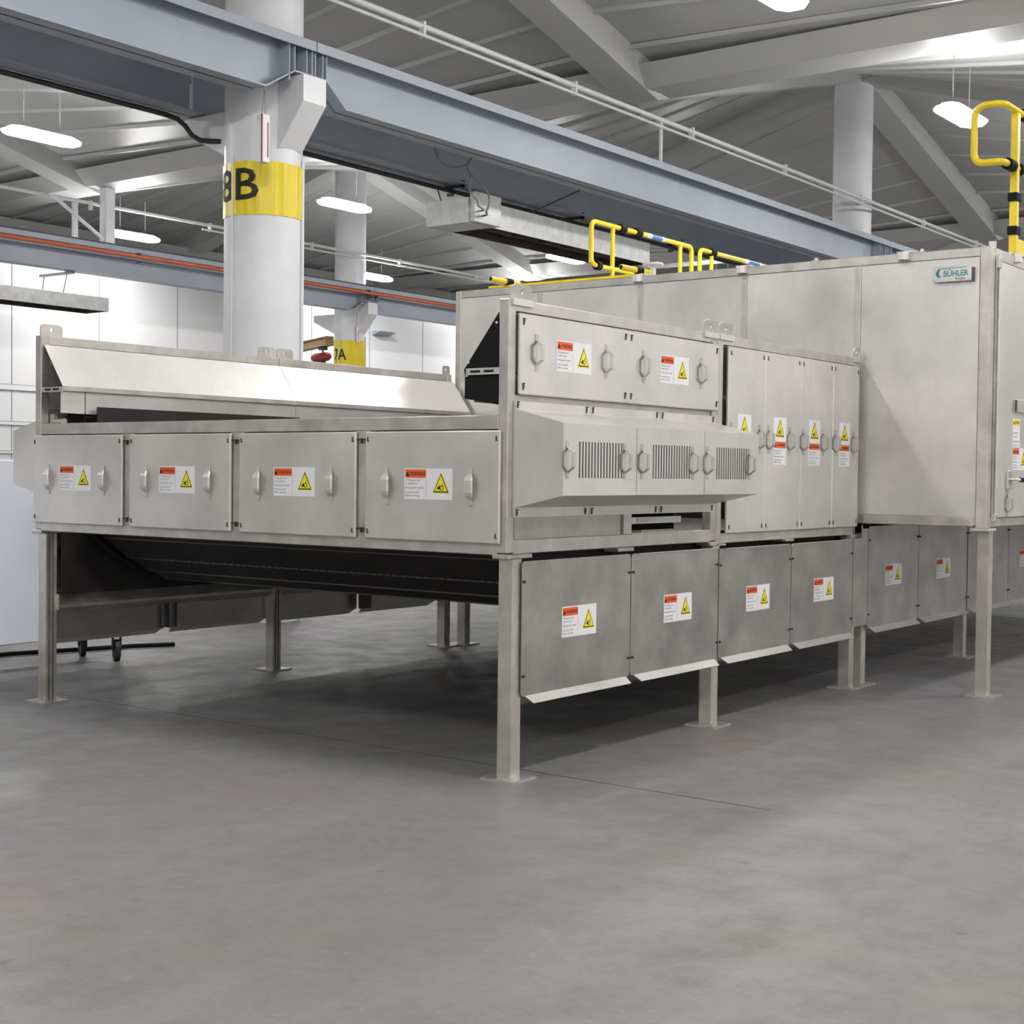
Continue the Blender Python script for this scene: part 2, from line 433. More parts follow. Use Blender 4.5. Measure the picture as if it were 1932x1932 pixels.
def leg(par, x, y, top, inner=1, s=.04, nm='leg'):
    b = MB(); i = inner
    sec = [(-s, -s), (s, -s), (s, s), (.45 * s, s), (.45 * s, .35 * s), (.12 * s, .35 * s), (.12 * s, s), (-.22 * s, s), (-.22 * s, .35 * s), (-.55 * s, .35 * s), (-.55 * s, s), (-s, s)]
    b.prism([(x + p, y + q * i) for p, q in sec], 'Z', .012, top, 'steel_frame')
    l = b.build(nm, par, (x, y, .012))
    b = MB(); b.box(x - .1, x + .1, y - .1, y + .1, .0, .012, 'steel_frame')
    for dx, dy in ((.07, .07), (-.07, -.07)): b.cyl((x + dx, y + dy, .012), (x + dx, y + dy, .022), .009, 'steel_frame', 6)
    b.build('base_plate', l)
    return l
def low_panel(par, x0, x1, z0, z1, y, sg=-1, lab=None, lip=True, top=True):
    """hanging lower guard; sg: outward direction in Y"""
    b = MB(); r = .022
    b.prism(rrect(x0, x1, z0, z1, r), 'Y', y - sg * .003, y, 'steel_low')
    f = .045
    if lip:   # kicked-out bottom flange, lighter steel puts caught ceiling light into its colour
        b.faces([(x0 + .035, y, z0 + .002), (x1 - .035, y, z0 + .002), (x1 - .05, y + sg * .045, z0 - .030), (x0 + .05, y + sg * .045, z0 - .030),
                 (x0 + .035, y - sg * .003, z0), (x1 - .035, y - sg * .003, z0), (x1 - .05, y + sg * .042, z0 - .033), (x0 + .05, y + sg * .042, z0 - .033)],
                [(0, 1, 2, 3), (4, 7, 6, 5), (0, 3, 7, 4), (1, 5, 6, 2), (3, 2, 6, 7)], 'steel')
    if top:
        b.box(x0 + .06, x1 - .06, y - sg * .003, y + sg * .018, z1 - .003, z1, 'steel')
    for z in (z0 + .10, z1 - .10):
        for x in (x0 + .014, x1 - .014): b.cyl((x, y - .001 * sg, z), (x, y + sg * .010, z), .007, 'clip', 8)
    p = b.build('guard_panel', par, ((x0 + x1) / 2, y, z0))
    if lab: add(p, 'warning_label', LW, (lab[0], y - .0008, lab[1]))
    return p
def lug(par, x0, x1, y, tilt):
    b = MB(); w = x1 - x0; cx = w / 2; cz = .052; n = 24
    out, hole = [], []
    for k in range(n):
        a = 2 * PI * k / n + .01; c, s_ = math.cos(a), math.sin(a)
        t = min((cx if abs(c) < 1e-6 else cx / abs(c)), ((.085 - cz) if s_ > 0 else cz) / max(abs(s_), 1e-6))
        px, pz = c * t, s_ * t
        if pz > .085 - cz - .02 and abs(px) > cx - .02:
            vx, vz = abs(px) - (cx - .02), pz - (.085 - cz - .02); L = math.hypot(vx, vz)
            if L > .02: px = math.copysign(cx - .02 + vx / L * .02, px); pz = .085 - cz - .02 + vz / L * .02
        out.append((px, pz)); hole.append((c * .014, s_ * .014))
    T = Matrix.Translation((x0 + cx, y, 2.345)) @ Matrix.Rotation(tilt, 4, 'X') @ Matrix.Translation((0, 0, cz))
    b.holed(out, hole, T, .009, 'steel_hood' if tilt > 0 else 'steel_frame')
    b.box(x0, x1, y - .032 if tilt > 0 else y - .004, y + .004 if tilt > 0 else y + .012, 2.322, 2.354, 'steel_hood' if tilt > 0 else 'steel_frame')
    return b.build('lifting_lug', par, (x0 + cx, y, 2.35))
def hood_sheet(par, x0, x1, left):
    """sloped inner sheet over the belt edge with a knee rail and a hanging lip"""
    b = MB(); f = (lambda y: 3.80 - y) if left else (lambda y: y)
    a = [(.065, 2.292), (.262, 2.02), (.262, 2.015), (.068, 2.284)]
    m = 'steel_hood' if left else 'steel'
    b.prism([(f(p), q) for p, q in a], 'X', x0, x1, m)
    b.prism([(f(p), q) for p, q in [(.236, 1.994), (.236, 1.854), (.240, 1.854), (.240, 1.994)]], 'X', x0, x1, 'steel')
    s = b.build('hood_sheet', par, ((x0 + x1) / 2, f(.2), 2.0))
    b = MB(); b.prism([(f(p), q) for p, q in [(.236, 1.995), (.266, 1.995), (.266, 2.024), (.262, 2.026), (.236, 1.999)]], 'X', x0, x1, 'steel_frame')
    b.build('knee_rail', s)
    return s
def guard_cover(par, x0, x1, left, slots=True, hs=()):
    g = .0025; sg = 1 if left else -1; yb = 3.80 if left else 0.
    b = MB(); P = [(.001, 1.857), (.013, 1.857), (.013, 1.817), (.3, 1.746), (.3, 1.398), (.013, 1.334), (.013, 1.287), (.001, 1.287)]
    b.prism([(yb + sg * p, q) for p, q in P], 'X', x0 + g, x1 - g, 'steel')
    o = b.build('guard_cover', par, ((x0 + x1) / 2, yb + sg * .15, 1.57))
    if slots:
        b = MB(); sx0, sx1 = slots
        for k in range(15):
            x = sx0 + (sx1 - sx0) * k / 14; b.box(x - .0042, x + .0042, yb + sg * .2995, yb + sg * .3012, 1.483, 1.660, 'clip')
        b.build('vent_slots', o)
        for x in hs: add(o, 'handle', HND, (x, yb + sg * .3, 1.57))
        for x in (x0 + .02, x1 - .04):
            for z in (1.838, 1.31): add(o, 'corner_clip', CLIP, (x, -.013, z))
    return o

# ------------------------------------------------------------------ infeed module
INF = thing('conveyor_infeed', 'stainless infeed end of the dryer with four guard doors facing the open floor', 'machine', (1.03, 1.9, 0))
b = MB(); S = 'steel_frame'
for y0, y1 in ((0, .06), (3.74, 3.80)):
    for x0 in (0, 2.03): b.box(x0, x0 + .06, y0, y1, 1.111, 2.352, S, .004)
    b.box(.06, 2.03, y0, y1, 2.292, 2.352, S, .004); b.box(.06, 2.03, y0, y1, 1.105, 1.177, S, .004)
    b.box(.06, 2.03, y0 + .012, y1 - .012, 1.845, 1.888, S)
    b.box(1.06, 1.14, y0, y1, 1.177, 1.29, S)
b.box(0, .06, .06, 3.74, 1.716, 1.787, S, .004); b.box(0, .06, .06, 3.74, 1.100, 1.165, S, .004)
for y0, y1 in ((2.833, 2.904), (1.874, 1.945), (.915, .984)): b.box(.002, .04, y0 - .02, y1 + .02, 1.165, 1.716, S)
for x0, x1 in ((-.012, .19), (.985, 1.14), (1.99, 2.092)):
    b.box(x0, x1, -.02, .08, 1.083, 1.106, S, .004); b.box(x0, x1, 3.72, 3.82, 1.083, 1.106, S, .004)
b.build('frame', INF)
for (y1, y0), hy, lab in (((3.792, 2.904), (3.62, 3.072), 3.355), ((2.833, 1.945), (2.668, 2.113), 2.398), ((1.874, .984), (1.708, 1.153), 1.436), ((.915, .032), (.755, .204), .482)):
    end_door(INF, y0, y1, 1.154, 1.711, hy, 1.433, (lab, 1.444))
for y0, y1 in ((2.833, 2.904), (1.874, 1.945), (.915, .984)):
    for z in (1.672, 1.205): b = MB(); b.cyl((-.01, y0, z), (-.01, y1, z), .0035, 'clip', 6); b.box(-.016, -.004, (y0 + y1) / 2 - .004, (y0 + y1) / 2 + .004, z - .022, z + .006, 'clip'); b.build('latch_pin', INF)
side_door(INF, .066, 1.049, 1.889, 2.286, (.20, .829), 2.10, (LW, .53, 2.10))
side_door(INF, 1.053, 2.066, 1.889, 2.286, (1.208, 1.846), 2.10, (LW, 1.545, 2.10))
for x0, x1, sl, hs in ((.04, .702, (.182, .558), (.076, .586)), (.702, 1.409, (.866, 1.241), (.755, 1.276)), (1.409, 2.055, (1.549, 1.921), (1.422 + .012, 1.93))):
    guard_cover(INF, x0, x1, False, sl, hs); guard_cover(INF, x0, x1, True, None)
b = MB(); b.box(.078, 1.055, .012, .02, 1.178, 1.288, 'steel_low'); b.build('filler_plate', INF)
b = MB(); b.box(1.15, 2.02, .25, .26, 1.178, 1.30, 'black'); b.box(1.15, 1.85, .10, .12, 1.225, 1.262, 'steel'); b.box(1.36, 1.56, .097, .1, 1.232, 1.256, 'steel_frame'); b.build('inner_bar', INF)  # bar in front of a black sheet that paints the opening's shade
b = MB(); b.box(.064, 2.026, 3.776, 3.79, 1.18, 1.842, 'steel'); b.box(.064, 2.026, 3.776, 3.79, 1.89, 2.29, 'steel'); b.build('side_panel', INF)
for x, y, i in ((.045, .008, 1), (2.045, .008, 1), (.04, 3.72, -1), (2.045, 3.735, -1)): leg(INF, x, y, 1.083, i)
low_panel(INF, .07, 1.066, .406, 1.072, -.045, -1, (.572, .747), True, False); low_panel(INF, 1.074, 2.05, .406, 1.072, -.045, -1, (1.577, .747), True, True)
for x0, x1 in ((.09, 1.06), (1.08, 2.05)): low_panel(INF, x0, x1, .385, 1.08, 3.80, 1)
b = MB(); b.prism([(3.70, .62), (3.75, .69), (3.755, .69), (3.755, .56), (3.70, .60)], 'X', .085, 2.06, 'steel_frame'); b.prism([(3.66, .69), (3.76, .69), (3.70, .59), (3.66, .59)], 'X', .08, .086, 'steel_frame')
for x in (1.03, 1.10): b.box(x, x + .02, 3.74, 3.77, .40, .62, 'steel_dark')
b.build('side_stiffener', INF)
for x0, x1 in ((.022, .188), (1.915, 2.085)): lug(INF, x0, x1, .02, .28); lug(INF, x0, x1, 3.78, 0)
hood_sheet(INF, .02, 2.088, True); hood_sheet(INF, .035, 2.088, False)
b = MB(); b.prism([(.078, 2.289), (.292, 2.017), (.286, 1.99), (.286, 1.872), (.078, 1.838)], 'X', .020, .026, 'black')
for y, z in ((.088, 2.24), (.262, 2.05), (.27, 1.985)): b.cyl((.014, y, z), (.02, y, z), .006, 'white', 8)
b.build('hood_end_black_sheet', INF)
b = MB(); b.prism([(3.735, 2.285), (3.545, 2.017), (3.56, 1.99), (3.56, 1.80), (3.735, 1.80)], 'X', .20, .206, 'black'); b.build('hood_end_black_sheet', INF)  # recessed black sheet stands in for the shaded hood interior
for ya, yb in ((.06, .27), (3.53, 3.74)):
    b = MB(); b.box(.008, .014, ya, yb, 1.987, 2.020, 'steel_bright')
    for k in (.32, .72): yc = ya + (yb - ya) * k; b.box(.0065, .008, yc - .03, yc + .03, 1.998, 2.009, 'black')
    b.build('slotted_bracket', INF)
b = MB(); b.cyl((.075, 3.60, 1.80), (.075, 3.70, 1.80), .022, 'steel_frame'); b.box(.064, .09, 3.69, 3.735, 1.788, 1.85, 'steel_frame'); b.build('take_up_bolt', INF)
b = MB(); b.box(.26, 2.08, 3.505, 3.515, 1.60, 1.90, 'belt'); b.box(.066, .26, 3.545, 3.555, 1.60, 1.79, 'belt'); b.build('belt_shade_sheet', INF)  # dark sheets painting the shade inside, behind the end rail
b = MB(); b.box(.10, 2.085, 3.655, 3.665, .69, 1.095, 'belt'); b.build('belt_side_dark_plate', INF)  # dark plate added so the space beside the belt stays black
b = MB(); b.box(.10, 2.088, .092, .10, .69, 1.10, 'belt'); b.build('belt_side_dark_plate', INF)  # dark closing plate added to blacken the gap under the rail
# belt: upper run, end curve and return run
b = MB(); b.box(.30, 4.17, .30, 3.50, 1.70, 1.725, 'belt')
pan = [(.085, 1.098), (.20, 1.094), (.27, 1.06), (.46, .925), (.62, .835), (.76, .775), (.98, .755), (4.15, .755), (4.15, .78), (1.0, .80), (.5, 1.03), (.30, 1.098)]
b.prism(pan, 'Y', .11, 3.46, 'belt')
for (xa, za), (xc, zc) in zip(pan[1:6], pan[2:7]):   # hinge lines of the belt plates
    for k in (0.,): 
        px, pz = xa, za; b.box(px - .004, px + .004, .12, 3.45, pz - .006, pz + .003, 'steel_dark')
for k in range(60): y = .15 + 3.28 * k / 59; b.box(.452, .462, y, y + .03, .918, .929, 'steel_dark')
b.build('conveyor_belt', INF)
b = MB(); b.tube([(.2 + .56 * t, 3.475, 1.10 - .33 * (t ** .72)) for t in [k / 12 for k in range(13)]], .022, 'black', 8)
b.build('drive_chain', INF)

# ------------------------------------------------------------------ transfer module
TRA = thing('conveyor_section', 'stainless conveyor section with four tall narrow doors between infeed end and dryer box', 'machine', (3.12, 1.9, 0))
OX = 2.097
for y0, y1 in ((0, .06), (3.74, 3.80)):
    b = MB()
    for x0 in (OX, 4.09): b.box(x0, x0 + .06, y0, y1, 1.09, 2.352, S, .004)
    b.box(OX + .06, 4.09, y0, y1, 2.292, 2.352, S, .004); b.box(OX + .06, 4.09, y0, y1, 1.092, 1.15, S, .004)
    b.box(3.16, 3.21, y0, y1, 1.15, 2.292, S)
    for x0, x1 in ((2.099, 2.19), (3.0, 3.12), (4.05, 4.17)): b.box(x0, x1, y0 - .02, y1 + .02, 1.078, 1.092, S, .003)
    b.build('side_frame', TRA)
for x0, x1, h0, h1, lx in ((2.192, 2.676, 2.21, 2.60, 2.395), (2.680, 3.185, 2.708, 3.025, 2.884), (3.194, 3.690, 3.206, 3.535, 3.397), (3.694, 4.135, 3.714, 4.035, 3.886)):
    side_door(TRA, x0, x1, 1.150, 2.288, (h0 + .02, h1 + .0), 1.735, (LT, lx, 1.73), CLIPS)
b = MB(); b.box(OX + .064, 4.086, 3.776, 3.79, 1.155, 2.288, 'steel'); b.build('side_panel', TRA)
for x, y, i in ((4.067, .02, 1), (4.066, 3.735, -1)): leg(TRA, x, y, 1.078, i)
low_panel(TRA, 2.06, 3.028, .406, 1.066, -.045, -1, (2.567, .742)); low_panel(TRA, 3.036, 4.01, .406, 1.066, -.045, -1, (3.535, .740))
for x0, x1 in ((2.10, 3.03), (3.05, 4.02)): low_panel(TRA, x0, x1, .385, 1.075, 3.80, 1)
b = MB(); b.prism([(3.70, .62), (3.75, .69), (3.755, .69), (3.755, .56), (3.70, .60)], 'X', 2.11, 4.02, 'steel_frame'); b.box(3.0, 3.1, 3.70, 3.74, .40, .56, 'steel_dark'); b.build('side_stiffener', TRA)
b = MB(); b.box(4.02, 4.168, -.044, -.040, .44, 1.07, 'steel_low'); b.box(4.168, 4.183, -.044, -.040, .44, 1.16, 'steel_low'); b.box(4.183, 4.28, -.044, -.040, .44, 1.135, 'steel_low'); b.build('filler_plate', TRA)
for x0, x1 in ((2.10, 2.27), (4.075, 4.165)): lug(TRA, x0, x1, .02, .28); lug(TRA, x0, x1, 3.78, 0)
hood_sheet(TRA, 2.092, 4.165, True); hood_sheet(TRA, 2.092, 4.165, False)

b = MB(); b.box(2.10, 4.19, .092, .10, .69, 1.165, 'belt'); b.build('belt_side_dark_plate', TRA)  # added dark plate, paints shade into the slot above the lower guards
b = MB(); b.box(2.10, 4.15, 3.655, 3.665, .69, 1.095, 'belt'); b.build('belt_side_dark_plate', TRA)  # added dark plate, blackens the space above the far stiffener

# ------------------------------------------------------------------ dryer box
BX, BY0, BY1, BZ0, BZ1, BE = 4.2, -.92, 3.745, 1.172, 3.080, 12.2
DRY = thing('dryer_box', 'large raised stainless dryer housing with a teal name plate near its corner', 'machine', ((BX + BE) / 2, 1.4, 0))
b = MB(); b.box(4.193, 6.3, .092, .10, .69, 1.168, 'belt'); b.build('belt_side_dark_plate', DRY)  # added dark plate, stops the bright wall showing through the joint
b = MB(); b.box(BX + .012, BE, BY0 + .012, BY1 - .012, BZ0 + .01, BZ1 - .006, 'steel'); b.build('housing', DRY)
b = MB()
b.box(BX, BX + .06, BY0 + .075, BY1 - .06, 3.015, BZ1, S, .005); b.box(BX - .012, BX + .06, BY0 + .09, -.03, BZ0, 1.240, S, .005); b.box(BX, BX + .06, -.03, BY1 - .06, BZ0, 1.240, S, .005)
b.box(BX, BX + .09, BY0, BY0 + .075, BZ0 - .01, BZ1, S, .005); b.box(BX, BX + .06, BY1 - .06, BY1, BZ0, BZ1, S, .005)
b.box(BX + .09, BE, BY0 - .004, BY0 + .06, BZ0, 1.235, S, .005); b.box(BX + .09, BE, BY0 - .001, BY0 + .06, 3.0, BZ1, S, .005)
b.box(BX - .03, BX + .13, BY0 - .03, BY0 + .10, BZ0 - .03, BZ0 - .01, S, .004)
seams = [2.85, 1.869, .947, .035]
for y in seams:
    for d in (-.026, .018): b.box(BX + .0, BX + .014, y + d, y + d + .008, 1.24, 3.015, 'steel')
    b.box(BX + .003, BX + .013, y - .018, y + .018, 1.24, 3.015, S)
b.build('frame', DRY)
ys = [BY1 - .06] + [y for y in seams] + [BY0 + .075]
for i in range(5):
    b = MB(); ya = ys[i] - (.026 if i else 0); yb = ys[i + 1] + (.026 if i < 4 else 0)
    b.box(BX + .003, BX + .011, yb + .002, ya - .002, 1.242, 3.013, 'steel')
    b.build('wall_panel', DRY, (BX, (ya + yb) / 2, 2.1))
b = MB(); b.box(BX - .004, BX, .32, 3.48, 1.69, 1.99, 'black'); b.build('tunnel_shade_panel', DRY)  # flat black panel painting the darkness of the tunnel opening
# name plate
b = MB(); PW, PH = .262, .104; px, py, pz = BX - .014, -.664, 2.905
b.box(-PW / 2, PW / 2, -.012, .0, -PH / 2, PH / 2, 'steel_bright', .004); b.box(PW / 2, PW / 2 + .014, -.004, .014, -PH / 2 - .004, PH / 2 - .012, 'steel_dark')
b.box(-PW / 2 + .01, PW / 2 - .01, -.0005, .014, -PH / 2 + .02, PH / 2 - .02, 'steel_dark')
sw = [(-.118, .0), (-.112, .022), (-.098, .036), (-.075, .039), (-.086, .030), (-.093, .016), (-.094, 0), (-.088, -.016), (-.076, -.024), (-.096, -.024), (-.110, -.014)]
b.faces([(x, -.0128, z + .004) for x, z in sw], [tuple(range(len(sw)))], 'teal')
b.faces([(-.098, -.0128, .041), (-.075, -.0128, .036), (.10, -.0128, .040), (.10, -.0128, .044)], [(0, 1, 2, 3)], 'teal')
b.text('BÜHLER', .056, -.064, -.014, -.0128, 'teal', bold=.02, sx=.86)
b.text('Aeroglide', .024, .02, -.040, -.0128, 'ink', sx=.75)
add(DRY, 'name_plate', as_mesh(b, 'name_plate'), (px, py, pz), -PI / 2)
for x, y in ((4.31, -.88),): leg(DRY, x, y, BZ0 - .03, 1)
for x, y, i in ((4.283, .023, 1), (6.383, .019, 1), (8.48, .02, 1), (4.289, 3.69, -1), (6.39, 3.70, -1)): leg(DRY, x, y, 1.10, i)
for k, (x0, x1) in enumerate(((4.285, 5.25), (5.258, 6.338), (6.364, 7.40), (7.41, 8.45), (8.47, 9.5), (9.51, 10.5))):
    low_panel(DRY, x0, x1, .412, 1.15, -.045, -1, ((4.754, 5.79, 6.83, 7.86, 8.9, 9.9)[k], .782), True, False)
for x0, x1 in ((4.3, 5.3), (5.31, 6.34), (6.37, 7.4)): low_panel(DRY, x0, x1, .412, 1.15, 3.80, 1)
# right-hand side: hinge strip and door
b = MB(); b.box(4.345, 5.75, BY0 - .022, BY0 - .006, 1.235, 2.99, 'steel_hood', .004); dd = b.build('door', DRY, (5.0, BY0 - .014, 2.1))
b = MB(); b.box(4.292, 4.300, BY0 - .012, BY0 - .001, 1.22, 3.02, S); b.box(4.312, 4.330, BY0 - .016, BY0 - .001, 1.24, 2.98, S); b.cyl((4.322, BY0 - .02, 1.25), (4.322, BY0 - .02, 3.0), .006, 'steel_bright', 8)
b.box(4.29, 4.34, BY0 - .03, BY0, 2.94, 3.03, 'steel_bright', .004); b.box(4.29, 4.34, BY0 - .03, BY0, 1.21, 1.26, 'steel_bright', .004)
b.build('door_hinge', DRY)
b = MB(); b.box(4.291, 4.344, BY0 - .0008, BY0 + .006, 1.24, 2.998, 'black'); b.build('door_gap_shade', DRY)  # black backing strip paints the shade between post and door
yy = BY0 - .0225
add(dd, 'warning_label', LCAUT, (4.73, yy, 1.825)); add(dd, 'warning_label', LW, (4.815, yy, 1.645))
b = MB(); b.box(4.66, 4.96, yy - .012, yy, 1.975, 2.065, 'steel', .003); b.box(4.655, 4.70, yy - .014, yy - .012, 1.98, 2.06, 'clip'); b.text('TAG', .02, 4.76, 2.02, yy - .0125, 'ink_soft') if False else None
b.build('tag_plate', dd)
b = MB(); b.box(4.52, 4.60, yy - .02, yy, 1.43, 1.56, 'steel_bright', .004); b.tube([(4.56, yy - .02, 1.50), (4.56, yy - .06, 1.50), (4.62, yy - .07, 1.498)], .010, 'steel_bright', 8); b.tube([(4.62, yy - .07, 1.498), (4.76, yy - .07, 1.494)], .016, 'black', 10); b.build('latch', dd)
add(dd, 'handle', HND, (4.56, yy, 1.33))
# roof fittings
for y in (1.88, .96, -.31):
    b = MB(); b.cyl((BX - .01, y, 3.03), (BX - .01, y, 3.085), .042, 'steel', 16); b.box(BX + .0, BX + .08, y - .06, y + .06, 3.082, 3.094, 'steel'); b.build('rail_socket', DRY)
b = MB(); b.cyl((4.72, BY0 - .0, 3.03), (4.72, BY0 - .0, 3.093), .042, 'steel', 16); b.box(4.64, 4.82, BY0 + .0, BY0 + .03, 3.082, 3.094, 'steel'); b.build('rail_socket', DRY)
b = MB()
for y in (.38, -.42): b.cyl((BX + .04, y, 3.08), (BX + .04, y, 3.105), .014, 'steel', 8); b.box(BX + .02, BX + .06, y - .03, y + .03, 3.079, 3.086, 'steel')
b.build('roof_bolts', DRY)
b = MB(); hx, hy, hz = 4.55, 1.96, 3.21
b.cyl((hx, hy, 3.07), (hx, hy, hz), .022, 'steel', 12)
b.tube([(hx + .075 * math.cos(2 * PI * k / 20), hy + .075 * math.sin(2 * PI * k / 20), hz + .005 + .004 * (k % 2)) for k in range(20)], .012, 'steel', 8, closed=True)
for k in range(4): b.cyl((hx, hy, hz), (hx + .07 * math.cos(k * PI / 2), hy + .07 * math.sin(k * PI / 2), hz + .005), .008, 'steel', 6)
b.build('hand_wheel', DRY)
b = MB(); T = Matrix.Translation((4.285, BY0 + .02, 3.06)) @ Matrix.Rotation(PI / 2 + .2, 4, 'Z')
b.box(-.025, .025, -.006, .006, 0, .065, 'steel_frame', .003, T); b.box(-.02, .02, -.05, .0, 0, .012, 'steel_frame', 0, T); b.build('lifting_lug', DRY)

# ------------------------------------------------------------------ guard rails on the dryer roof
def arc_path(pts, r=.06, n=5):
    pts = [Vector(p) for p in pts]; out = [pts[0]]
    for i in range(1, len(pts) - 1):
        p, a, c = pts[i], (pts[i - 1] - pts[i]).normalized(), (pts[i + 1] - pts[i]).normalized()
        for k in range(n + 1):
            t = k / n; out.append((p + a * r) * (1 - t) ** 2 + p * 2 * t * (1 - t) + (p + c * r) * t * t)
    return out + [pts[-1]]
RY = -.90; RZ = 3.095
t = thing('guard_rail', 'yellow guard rail rising at the right corner of the dryer roof', 'railing', (4.78, RY, RZ), 'yellow guard rails on the dryer roof')
b = MB(); b.tube(arc_path([(4.45, -.70, 3.76), (4.45, -.70, 4.10), (4.45, RY, 4.10), (7.2, RY, 4.10)], .09), .024, 'yellow', 12)
b.build('top_rail', t)
b = MB(); b.tube(arc_path([(4.45, -.70, 3.82), (4.45, -.70, 3.70), (4.45, RY, 3.70), (7.2, RY, 3.70)], .08), .024, 'yellow', 12); b.build('mid_rail', t)
for x in (4.72, 6.3): b = MB(); b.box(x - .028, x + .028, RY - .026, RY + .026, RZ + .003, 4.08, 'yellow', .006); b.build('post', t)
for x in (4.55, 4.61, 4.78): b = MB(); b.cyl((x, RY, 3.70), (x + .055, RY, 3.70), .042, 'black', 16); b.build('clamp_sleeve', t)
b = MB(); b.cyl((4.86, RY, 4.10), (4.94, RY, 4.10), .042, 'black', 16); b.build('clamp_sleeve', t)
for z in (3.46, 3.225): b = MB(); b.box(4.675, 4.77, RY - .034, RY + .034, z, z + .06, 'black', .004); b.build('strap', t)
b = MB(); b.box(4.75, 7.2, RY - .008, RY + .008, 3.10, 3.21, 'yellow'); b.build('toe_board', t)
LY = 3.62
for nm, x0, x1, posts, slv, tp, lab in (('guard_rail', 6.12, 8.06, (6.5, 7.82), (6.62, 6.92), (7.22, 7.42), 'yellow guard rail with two black sleeves at the left roof edge of the dryer'),
                                        ('guard_rail', 8.24, 10.6, (8.50, 10.3), (8.47,), (9.35, 9.6), 'yellow guard rail with blue tape, the one nearer the crane beam on the roof')):
    t = thing(nm, lab, 'railing', (x0, LY, BZ1), 'yellow guard rails on the dryer roof')
    b = MB(); b.tube(arc_path([(x0, LY, BZ1 + .02 if x0 > 8 else 3.56), (x0, LY, 3.96), (x1, LY, 3.96), (x1, LY, BZ1 + .003)], .07), .024, 'yellow', 12); b.build('top_rail', t)
    b = MB(); b.tube([(x0 + .0, LY, 3.70), (x0, LY, 3.60), (x0 + .02, LY, 3.56), (x0 + .07, LY, 3.54), (x1, LY, 3.54)], .022, 'yellow', 12); b.build('mid_rail', t)
    for x in posts: b = MB(); b.cyl((x, LY, BZ1 + .003), (x, LY, 3.95), .022, 'yellow', 12); b.build('post', t)
    for x in slv: b = MB(); b.cyl((x, LY, 3.96), (x + .09, LY, 3.96), .044, 'black', 16); b.build('clamp_sleeve', t)
    b = MB(); b.cyl((tp[0], LY, 3.96), (tp[1], LY, 3.96), .027, 'tape', 12); b.cyl((tp[0] - .09, LY, 3.96), (tp[0], LY, 3.96), .0265, 'white', 12); b.cyl((tp[1], LY, 3.96), (tp[1] + .06, LY, 3.96), .0265, 'white', 12); b.build('tape_wrap', t)
    if x0 < 8: b = MB(); b.cyl((x0 + .09, LY, 3.54), (x0 + .15, LY, 3.54), .044, 'black', 16); b.build('clamp_sleeve', t)
t = thing('guard_rail', 'loose yellow rail lying along the front roof edge with open tube ends', 'railing', (4.36, 2.7, 3.08), 'yellow guard rails on the dryer roof')
b = MB(); b.cyl((4.36, 3.50, 3.112), (4.36, 1.95, 3.112), .013, 'yellow', 12); b.build('top_rail', t)
for y in (3.33, 2.02):
    b = MB(); b.cyl((4.16, y, 3.155), (4.48, y - .06, 3.145), .024, 'yellow', 12); b.cyl((4.157, y + .0006, 3.1551), (4.161, y, 3.155), .017, 'black', 12); b.cyl((4.33, y - .03, 3.15), (4.40, y - .045, 3.148), .030, 'black', 12); b.build('tube_stub', t)

# ------------------------------------------------------------------ columns
def wrap(cx, cy, r):
    def f(x, y, z):
        a = x / r                     # arc length along the surface, 0 = facing -X -Y direction of the viewer
        a0 = math.radians(-133.5)
        return (cx + (r - y) * math.cos(a0 + a), cy + (r - y) * math.sin(a0 + a), z)
    return f
def cyl_text(b, txt, size, arc, z, cx, cy, r, mat, bold, sx=1.):
    vs, fs = text_geo(txt, size, 'CENTER', bold)
    t = bmesh.new(); vs = [(x * sx, v) for x, v in vs]; bv = [t.verts.new((x + arc, 0, v)) for x, v in vs]
    for f in fs:
        try: t.faces.new([bv[i] for i in f])
        except ValueError: pass
    xs = [x + arc for x, _ in vs]; x = min(xs)
    while x < max(xs):
        g = list(t.verts) + list(t.edges) + list(t.faces)
        bmesh.ops.bisect_plane(t, geom=g, plane_co=(x, 0, 0), plane_no=(1, 0, 0)); x += .012
    t.verts.index_update(); fn = wrap(cx, cy, r)
    b.faces([fn(v.co.x, 0, v.co.z + z) for v in t.verts], [[v.index for v in f.verts] for f in t.faces], mat); t.free()
